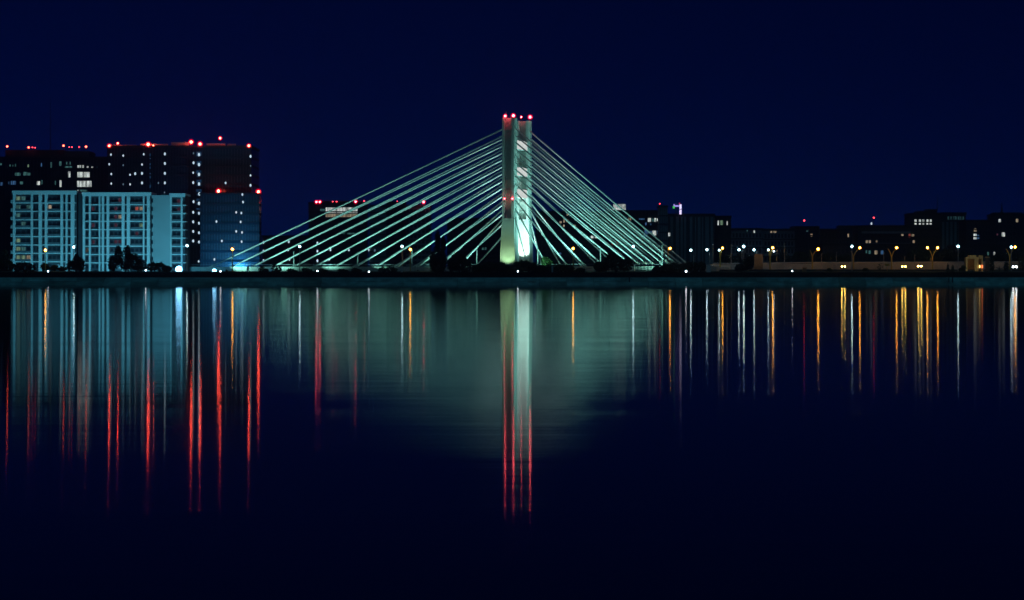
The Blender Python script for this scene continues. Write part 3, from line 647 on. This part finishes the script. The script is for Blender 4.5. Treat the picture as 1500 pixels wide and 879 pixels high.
lamp_y(1055, [(1058.5, 363.5, 'sodium', .45), (1053.5, 366.5, 'whitelamp', .4)], 947, 'forked yellow street lamp nearest the white cabinet')
lamp_y(1128, [(1132, 363, 'sodium', .5), (1125.5, 366, 'whitelamp', .38), (1133.5, 368, 'smallwhite', .36)], 947, 'forked yellow street lamp right of the brown hoarding')
lamp_y(1190, [(1198.5, 365, 'sodium', .55), (1186, 366, None, 0)], 947, 'forked yellow street lamp with one dark arm beside the small orange box')
lamp_y(1250, [(1259.5, 363, 'sodium', .48), (1246, 368, None, 0)], 947, 'forked yellow street lamp beside the tall white lamp')
lamp_y(1306, [(1313.5, 363, 'sodium', .48), (1300, 364, None, 0)], 947, 'forked yellow street lamp carrying a small arrow board')
lamp_y(1366, [(1358.5, 363, 'sodium', .48), (1373.5, 363, 'sodium', .5)], 947, 'forked yellow street lamp with both arms lit')
lamp_y(1479, [(1487, 362, 'sodium', .48), (1473, 364, None, 0)], 947, 'forked yellow street lamp beside the white-lit car')
# small lights along the promenade
def bollard(px, py, label, r=.42, m='smallwhite', group=None):
    p = P(px, py, 909.6); t = thing('bollard_light', label, 'bollard light', (p.x, 909.6, 3.2), group)
    MB().tube([(p.x, 909.6, 3.1), (p.x, 909.6, p.z-r*.6)], [.16, .12], 8).build('post', M['darksteel'], t)
    sph('lamp_globe', p, r, M[m], t)
    MB().ball((p.x, 909.62, p.z+r*1.55), r*.6, r*.6, .1).build('cap', M['darksteel'], t)
gb = 'small globe lights behind the parapet'
for px_, py, lb in ((70.5, 397.5, 'small white globe light below the sodium lamp by the apartments'), (213.5, 396, 'small white globe light beside the dark clump of trees'),
    (323, 397.5, 'small white globe light next to the blue-white floodlight'), (465, 397, 'small white globe light in front of the lit bridge deck'), (540.5, 398, 'small white globe light in front of the inner stay anchors'),
    (758.5, 397.5, 'small white globe light in front of the pylon'), (1005, 397.5, 'small white globe light left of the white cabinet'), (1160.5, 397, 'small white globe light right of the brown hoarding')):
    bollard(px_, py, lb, .32 if px_ != 1005 else .42, group=gb)
for px_, y0, Y, lp in ((363, 391, 912, 'short white marker post behind the parapet near the outermost stays'), (588.5, 391, 912, 'short white marker post beside the foot of the sodium lamp near the poplar'), (809, 390, 912, 'short white marker post in the hedge right of the pylon')):
    x = X(px_, Y); t = thing('marker_post', lp, 'post', (x, Y, 3.3), 'white marker posts')
    MB().box(x-.32, x+.32, Y-.2, Y+.2, 3.2, Z(y0, Y)).build('shaft', M['white'], t); MB().box(x-.4, x+.4, Y-.28, Y+.28, Z(y0, Y)+.003, Z(y0, Y)+.22).build('cap', M['white'], t)
ldim = 'thin distant unlit lamp post with a faint head'
# big blue-white floods by the apartments
def bigflood(px, py, Y, tgt, power, r, label, col=BLUE, size=120):
    p = P(px, py, Y); t = thing('floodlight', label, 'floodlight', (p.x, Y, 5.2), 'blue-white floodlights')
    MB().tube([(p.x, Y+.5, 3.2), (p.x, Y+.5, p.z)], .14, 6).build('post', M['darksteel'], t)
    MB().ball((p.x, Y+.75, p.z), r*1.1, .45, r*1.1).build('housing', M['darksteel'], t)
    MB().ball((p.x, Y, p.z), r, .5, r).build('lens', M['floodblue'], t)
    spot('beam', p+Vector((0, 1.4, .9)), tgt, power, col, size, parent=t)
bigflood(262, 394.5, 926, (X(170, AY), AY, 22), 34000, 1.25, 'large dazzling blue-white floodlight below the end of the apartment block')
bigflood(314, 397, 926, (X(345, TY), TY-9, 9), 12000, .8, 'smaller blue-white floodlight near the outer end of the bridge', (0.02, 0.34, 1.0), 60)
floodlight(Vector((X(335, 1020), 1020, 6.2)), (X(345, TY), TY-9, 20), 42000, (0.02, 0.36, 1.0), 'unseen blue fill light added behind the bridge to tint the foot of the dark tower', 130)  # hidden fill added so the tower foot turns blue
floodlight(P(40, 397, 930), (X(70, AY), AY, 20), 17000, BLUE, 'dark floodlight in front of the left wing of the apartments', 125)
floodlight(P(140, 397, 932), (X(140, AY), AY, 22), 17000, BLUE, 'dark floodlight behind the clump of trees aimed at the apartments', 125)

# ------------------------------------------------------------------ roadside things
def cabinet(px0, px1, y0, Y, label, m, name='utility_cabinet', cat='cabinet', base=3.3):
    x0, x1 = X(px0, Y), X(px1, Y); t = thing(name, label, cat, ((x0+x1)/2, Y, base))
    MB().box(x0, x1, Y, Y+1.2, base-.1, Z(y0, Y)).build('body', M[m], t)
    MB().box(x0-.1, x1+.1, Y-.1, Y+1.3, Z(y0, Y)+.003, Z(y0, Y)+.2).build('lid', M[m], t)
    n = 2
    for i in range(n):
        a = x0+(x1-x0)*i/n+.05; b = x0+(x1-x0)*(i+1)/n-.05
        d = MB().box(a, b, Y-.06, Y-.005, base+.3, Z(y0, Y)-.1).build('door', M[m], t)
    return t
cabinet(1035, 1041, 388.5, 914, 'white upright utility cabinet behind the parapet', 'white')
cabinet(1176, 1181.5, 392.5, 916, 'small orange-brown box below a forked lamp', 'brown', 'crate', 'box')
hb = thing('hoarding_tower', 'tall brown slatted hoarding tower lit orange from below', 'hoarding', (X(1111.5, 953), 953, 5.3))
MB().box(X(1105.5, 953), X(1117.5, 953), 953, 955.5, 5.0, Z(372.5, 953)).build('core', M['brown'], hb)
for i in range(10):
    a = 1105.5+i*1.2
    MB().box(X(a, 953)+.02, X(a+1.2, 953)-.05, 952.8, 952.99, 5.2, Z(372.2+random.uniform(0, .5), 953)).build('slat', M['brown'], hb)
# kiosk
KY = 934.0
ki = thing('kiosk', 'pale yellow kiosk with a dark open front and a stepped flat roof', 'kiosk', (X(1432, KY), KY, 5.3))
def kb(n, a, b, y0, y1, d0, d1, m): return MB().box(X(a, KY), X(b, KY), KY+d0, KY+d1, Z(y1, KY), Z(y0, KY)).build(n, M[m], ki)
kb('post', 1415, 1417.3, 379.5, 400, 0, .5, 'kiosk'); kb('post', 1428, 1431.5, 379.5, 400, 0, .5, 'kiosk'); kb('post', 1438, 1440, 379.6, 400, 0.1, .5, 'kiosk')
kb('lintel', 1415, 1431.5, 376.5, 379.4, -.05, .6, 'kiosk'); kb('roof_box', 1420, 1430, 374, 376.4, .1, 3.5, 'kiosk'); kb('roof_box', 1433.8, 1440, 374.2, 379.3, .1, 3.5, 'kiosk')
kb('back_wall', 1415.2, 1440, 377, 400, 3.6, 4.0, 'brown'); kb('side_wall', 1431.7, 1433.6, 377, 400, .15, 3.5, 'kiosk')
kb('annex', 1445.5, 1449.5, 377.5, 400, .3, 3, 'dark2'); kb('annex_roof', 1445, 1450, 376.3, 377.4, .1, 3.2, 'kiosk')
for a, m in ((1435, 'headyellow'), (1438.6, 'neon_r')):
    MB().box(X(a-.8, KY), X(a+.8, KY), KY-.4, KY-.15, Z(392.5, KY), Z(388.5, KY)).build('lit_panel', emit('kiosk_panel_'+m, (1, .62, .18) if m != 'neon_r' else (1, .16, .05), 3.5), ki)
floodlight(P(1424, 397, 925), (X(1428, KY), KY, 9), 700, (1.0, 0.72, 0.28), 'small warm ground floodlight in front of the yellow kiosk', 90)
floodlight(P(1111, 397.5, 944), (X(1112, 953), 953, 8), 260, (1.0, 0.45, 0.08), 'small orange ground floodlight in front of the brown hoarding', 90)
# arrow board on the forked lamp
ab = thing('arrow_board', 'small yellow direction board fixed beside a forked lamp post', 'sign', (X(1300, 923), 923, 5.3))
MB().box(X(1296, 923), X(1303, 923), 923, 923.1, Z(389.5, 923), Z(386.3, 923)).build('board', M['orangepole'], ab)
MB().tube([P(1299.5, 390, 923.2), P(1299.5, 400, 923.2)], .08, 6).build('post', M['orangepole'], ab)

def car(px, py, Y, label, m, r, sep=.72):
    p = P(px, py, Y); g = p.z-.78; t = thing('car', label, 'car', (p.x, Y, g))
    def rg(y, w, z0, z1, rr=.15): return [(p.x-w, y, g+z0), (p.x+w, y, g+z0), (p.x+w*1.02, y, g+(z0+z1)/2), (p.x+w*.9, y, g+z1), (p.x-w*.9, y, g+z1), (p.x-w*1.02, y, g+(z0+z1)/2)]
    MB().loft([rg(Y-.0, .72, .32, .78), rg(Y+.25, .86, .24, .92), rg(Y+1.2, .9, .22, 1.0), rg(Y+3.6, .9, .22, 1.02), rg(Y+4.2, .8, .3, .9)]).build('body', M['carpaint'], t, True)
    MB().loft([rg(Y+1.05, .78, .98, 1.02), rg(Y+1.8, .72, .98, 1.46), rg(Y+2.9, .72, .98, 1.48), rg(Y+3.7, .76, .98, 1.05)]).build('cabin', M['glass'], t)
    for sx in (-1, 1):
        for yy in (Y+.85, Y+3.35):
            wm = MB().tube([(p.x+sx*.72, yy, g+.32), (p.x+sx*.92, yy, g+.32)], .32, 14).build('wheel', M['rubber'], t)
        MB().ball((p.x+sx*sep*.78, Y+.05, p.z), r, .12, r*.85).build('headlight', M[m], t)
    MB().box(p.x-.35, p.x+.35, Y-.02, Y+.04, g+.42, g+.58).build('grille', M['rubber'], t)
    return t
car(1235.5, 390.5, 938, 'grey car with yellow headlights facing the lake left of the forked lamps', 'headyellow', .30)
car(1324, 390.5, 938, 'grey car with yellow headlights right of the forked lamp with the arrow board', 'headyellow', .30)
car(1347.5, 390, 941, 'grey car with yellow headlights in front of the brightest stretch of ramp wall', 'headyellow', .34)
car(1486.5, 391, 938, 'grey car with white headlights by the last forked lamp', 'headwhite', .42)
# thin far posts on the road
for i, (px_, y0) in enumerate(((1044.5, 359), (1071, 359), (1138, 367), (1149, 357), (1203.5, 372), (1225, 370), (1294.5, 371), (1325, 376), (1340, 374), (1363.5, 378))):
    x = X(px_, 950); t = thing('road_post', ldim, 'post', (x, 950, 5.9), 'thin posts along the far road')
    MB().tube([(x, 950, 5.8), (x, 950, Z(y0, 950))], [.13, .08], 6).build('pole', M['steel'], t)
    MB().box(x-.1, x+.5, 949.9, 950.1, Z(y0, 950)+.003, Z(y0, 950)+.15).build('head', M['steel'], t)
for px_, lb in ((1390, 'dark mooring post on the concrete bank, the slimmer of a close pair'), (1395.3, 'dark mooring post on the concrete bank, the stouter of a close pair'), (922, 'lone dark mooring post on the concrete bank below the back stays')):
    Y = 902.5; x = X(px_, Y); t = thing('mooring_post', lb, 'post', (x, Y, 1))
    MB().tube([(x, Y, .2), (x, Y, 3.0)], [.22 if px_ != 1395.3 else .32, .2], 8).build('shaft', M['darksteel'], t); MB().ball((x, Y, 3.05), .3, .3, .18).build('cap', M['darksteel'], t)
# fence under the back stays
fe = thing('fence', 'dark upright paling fence under the back stays', 'fence', (X(945, 914), 914, 3.4))
for i in range(17):
    a = 931+i*2.1; MB().box(X(a, 914), X(a, 914)+.28, 914, 914.1, 3.3, Z(381+random.uniform(0, 6), 914)).build('paling', M['darksteel'], fe)
for y in (388, 396): MB().box(X(930.5, 914), X(966, 914), 914.11, 914.2, Z(y+.5, 914), Z(y-.5, 914)).build('rail', M['darksteel'], fe)

# ------------------------------------------------------------------ trees
def tree(name, label, blobs, Y, base=3.4, leaf=.55, dens=1.0, m='leaf', group=None, cat='tree'):
    # blobs: (px, py, half-width px, half-height px)
    s = S(Y); cx = sum(b[0]*b[2] for b in blobs)/sum(b[2] for b in blobs)
    t = thing(name, label, cat, (X(cx, Y), Y, base), group)
    mb = MB(); x0 = X(cx, Y)
    top = max(Z(b[1], Y) for b in blobs)
    mb.tube([(x0, Y, base-.3), (x0+.1, Y, base+(top-base)*.5), (x0, Y, top)], [.28, .2, .06], 6)
    for b in blobs:
        c = P(b[0], b[1], Y); mb.tube([(x0, Y, base+(c.z-base)*.45), c], [.14, .04], 5)
    mb.build('trunk', M['bark'], t)
    cr = MB()
    for (bx, by, hw, hh) in blobs:
        c = P(bx, by, Y); rx, rz = hw*s, hh*s; ry = max(rx*.9, .8)
        n = int(dens*(120+ 26*rx*rz))
        for _ in range(n):
            while True:
                q = Vector((random.uniform(-1, 1), random.uniform(-1, 1), random.uniform(-1, 1)))
                if q.length <= 1: break
            q *= (.75+.25*random.random())/max(q.length, .01)**.45
            q *= 1+random.gauss(0, .07)
            p = c+Vector((q.x*rx, q.y*ry, q.z*rz))
            if p.z < base: continue
            a = Vector((random.gauss(0, 1), random.gauss(0, 1), random.gauss(0, 1))).normalized(); b = a.orthogonal().normalized()
            L = leaf*random.uniform(.5, 1.2)
            k_ = len(cr.v); cr.v += [tuple(p-a*L), tuple(p+b*L*.45), tuple(p+a*L), tuple(p-b*L*.45)]; cr.f.append((k_, k_+1, k_+2, k_+3))
    cr.build('crown', M[m], t)
    return t
tree('poplar_tree', 'tall dark twin-topped poplar standing in front of the stay cables', [(641, 352, 4.5, 16), (649.5, 358, 4, 13), (640, 376, 10, 18), (648, 382, 7, 16), (634, 384, 6, 14), (642, 394, 11, 8)], 913, dens=3.2, leaf=.42)
tree('round_tree', 'dark rounded tree between the poplar and the pylon', [(672, 383, 14, 15), (681, 389, 12, 11), (663, 389, 9, 10)], 914, dens=1.6)
tree('tree_clump', 'dark clump of pointed trees in front of the right apartment wing', [(173, 374, 5, 16), (184, 380, 11, 18), (187, 370, 4, 12), (196, 384, 11, 14), (165, 386, 7, 13), (206, 389, 9, 10)], 916, dens=1.6)
tree('shrub', 'low dark bush between the clump of trees and the large blue-white floodlight', [(224, 391, 9, 8), (235, 391, 8, 7), (245, 394, 7, 5)], 916, cat='shrub', dens=1.5)
tree('bushy_tree', 'dark bushy tree in front of the gap between the apartment wings', [(112, 384, 5, 14), (118, 388, 7, 11), (104, 389, 7, 9)], 917, dens=1.6)
tree('shrub', 'dark low shrub left of the sodium lamp by the apartments', [(35, 391, 9, 8), (46, 393, 8, 6), (25, 392, 8, 8)], 916, cat='shrub')
tree('shrub', 'shrub lit orange under the sodium lamp by the apartments', [(66, 391, 7, 6), (80, 393, 8, 5), (92, 394, 7, 4)], 926, cat='shrub', base=5.2)
tree('bushy_tree', 'dark bushy tree left of the apartment block', [(6, 380, 9, 16), (-3, 385, 9, 14), (14, 390, 6, 9)], 930, base=5.2)
for (a, h, hs) in ((383, 5, 'low dark shrub left of the tallest shrub in front of the lit deck'), (402, 8, 'tallest dark shrub in front of the lit bridge deck'), (425, 3, 'tiny shrub left of the white street lamp in front of the outer stays'), (447, 4, 'small shrub right of the white street lamp in front of the outer stays'), (470, 3, 'tiny shrub beside the globe light in front of the lit deck'), (500, 3, 'tiny shrub left of the bare deck mast at the middle stays'), (520, 4, 'small shrub left of the globe light at the inner stay anchors'), (560, 5, 'low dark shrub left of the white street lamp near the poplar'), (572, 6, 'dense dark shrub touching the white street lamp near the poplar')):
    tree('shrub', hs, [(a, 398-h*.6, 6, h), (a+6, 399-h*.5, 5, h*.8)], 913, cat='shrub', group='low shrubs in front of the deck', leaf=.4)
tree('hedge', 'broad dark hedge in front of the foot of the pylon', [(700, 394, 10, 7), (716, 391, 13, 8), (732, 392, 12, 8), (745, 394, 9, 6), (756, 393, 9, 7), (768, 390, 10, 8), (780, 392, 10, 8), (792, 394, 10, 6)], 914, cat='hedge', dens=2.2)
tree('shrub', 'green floodlit shrub beside the right foot of the pylon', [(799, 384, 7, 9), (806, 388, 6, 8)], 948, cat='shrub', m='leaflit', base=5.2, dens=1.3)
tree('shrub', 'leafy green shrub between the two pylon feet', [(757, 388, 5, 5), (764, 386, 5, 5), (772, 387, 6, 6)], 940, cat='shrub', m='leaflit', base=5.2, dens=1.2)
tree('hedge', 'dark hedge along the parapet among the steep stays', [(806, 394, 10, 6), (820, 393, 10, 6), (833, 394, 9, 6), (850, 396, 8, 3), (877, 391, 8, 8)], 914, cat='hedge', dens=2.0)
tree('round_tree', 'dark rounded tree in front of the fence end under the back stays', [(894, 383, 10, 14), (904, 386, 12, 13), (917, 388, 11, 11), (885, 391, 7, 8)], 915, dens=2.0)
tree('shrub', 'dark shrub at the foot of the outermost back stays', [(975, 393, 10, 7), (988, 392, 10, 8), (963, 395, 8, 5)], 915, cat='shrub', dens=2.0)
tree('shrub', 'wide dark shrub between the back stays and the white cabinet', [(1012, 391, 12, 9), (1026, 391, 10, 8), (1000, 393, 8, 7)], 918, cat='shrub', dens=2.0)
tree('bushy_tree', 'dark bushy tree left of the brown hoarding', [(1091, 388, 9, 10), (1099, 384, 6, 12), (1083, 393, 7, 6)], 922, dens=2.0, base=5.2)
lsl = 'slim dark conifer in front of the ramp wall right of the twin-lit forked lamp'
for a, h in ((1388.5, 7), (1395.5, 6)): tree('conifer', lsl, [(a, 399-h, 1.8, h), (a, 396, 2.6, 4)], 918, group='pair of slim conifers', leaf=.3, dens=.8)
tree('shrub', 'dark bush beside the open front of the yellow kiosk', [(1411, 394, 4, 6), (1408, 396, 4, 4)], 930, cat='shrub', base=5.2)
tree('shrub', 'dark bush between the kiosk annex and the white-lit car', [(1453, 389, 4, 10), (1474, 391, 4, 9)], 931, cat='shrub', base=5.2)
tree('bushy_tree', 'dark bushy tree right of the white-lit car', [(1497, 388, 6, 12), (1504, 384, 7, 14)], 945, base=5.8)
tree('shrub', 'tiny dark bush in front of the ramp wall between the two left-hand cars', [(1268, 396, 5, 4)], 930, cat='shrub', base=5.2)
tree('shrub', 'tiny dark bush in front of the ramp wall left of the yellow-lit cars', [(1215, 396.5, 5, 4)], 930, cat='shrub', base=5.2)
tree('bare_tree', 'thin bare-branched tree in front of the brown ramp wall', [(1289, 390, 5, 6)], 935, dens=.25, base=5.8, leaf=.4)
for a, b, hw, lbt in ((1090, 378, 16, 'dark tree behind the ramp wall beside the brown hoarding'), (1145, 377, 14, 'dark tree behind the ramp below the pair of dim windows'), (1172, 376, 14, 'dark tree behind the ramp below the building with the roof mast'), (1215, 376, 16, 'dark tree behind the ramp left of the low block with coloured windows'),
        (1345, 372, 16, 'dark tree below the office with five bright windows'), (1362, 376, 14, 'dark tree behind the forked lamp with both arms lit'), (1388, 370, 14, 'taller dark tree left of the white lamp by the kiosk'), (1412, 374, 16, 'dark tree behind the yellow kiosk'), (1470, 374, 16, 'dark tree behind the last forked lamp'),
        (1492, 370, 15, 'tall dark tree behind the white-lit car'), (1065, 379, 14, 'dark tree right of the forked lamp nearest the white cabinet'), (1240, 378, 14, 'dark tree behind the tall white lamp and forked lamp pair')):
    tree('background_tree', lbt, [(a, b+4, hw, 12), (a+hw*.6, b+9, hw*.7, 10), (a-hw*.6, b+8, hw*.7, 10)], 1080, base=5.4, group='trees behind the road ramp', leaf=.9, dens=.7)

# ------------------------------------------------------------------ night haze over the lake and city
def haze(density, g):
    m = bpy.data.materials.new('night_haze'); m.use_nodes = True
    t = m.node_tree; t.nodes.clear()
    v = t.nodes.new('ShaderNodeVolumePrincipled'); v.inputs['Color'].default_value = (0.4, 0.7, 1.0, 1)
    v.inputs['Density'].default_value = density; v.inputs['Anisotropy'].default_value = g
    o = t.nodes.new('ShaderNodeOutputMaterial'); t.links.new(v.outputs[0], o.inputs['Volume'])
    h = MB().box(-1700, 1700, -200, 1480, -3.5, 130).build('haze', m); h['kind'] = 'stuff'
    return h
haze(0.0002, 0.85)
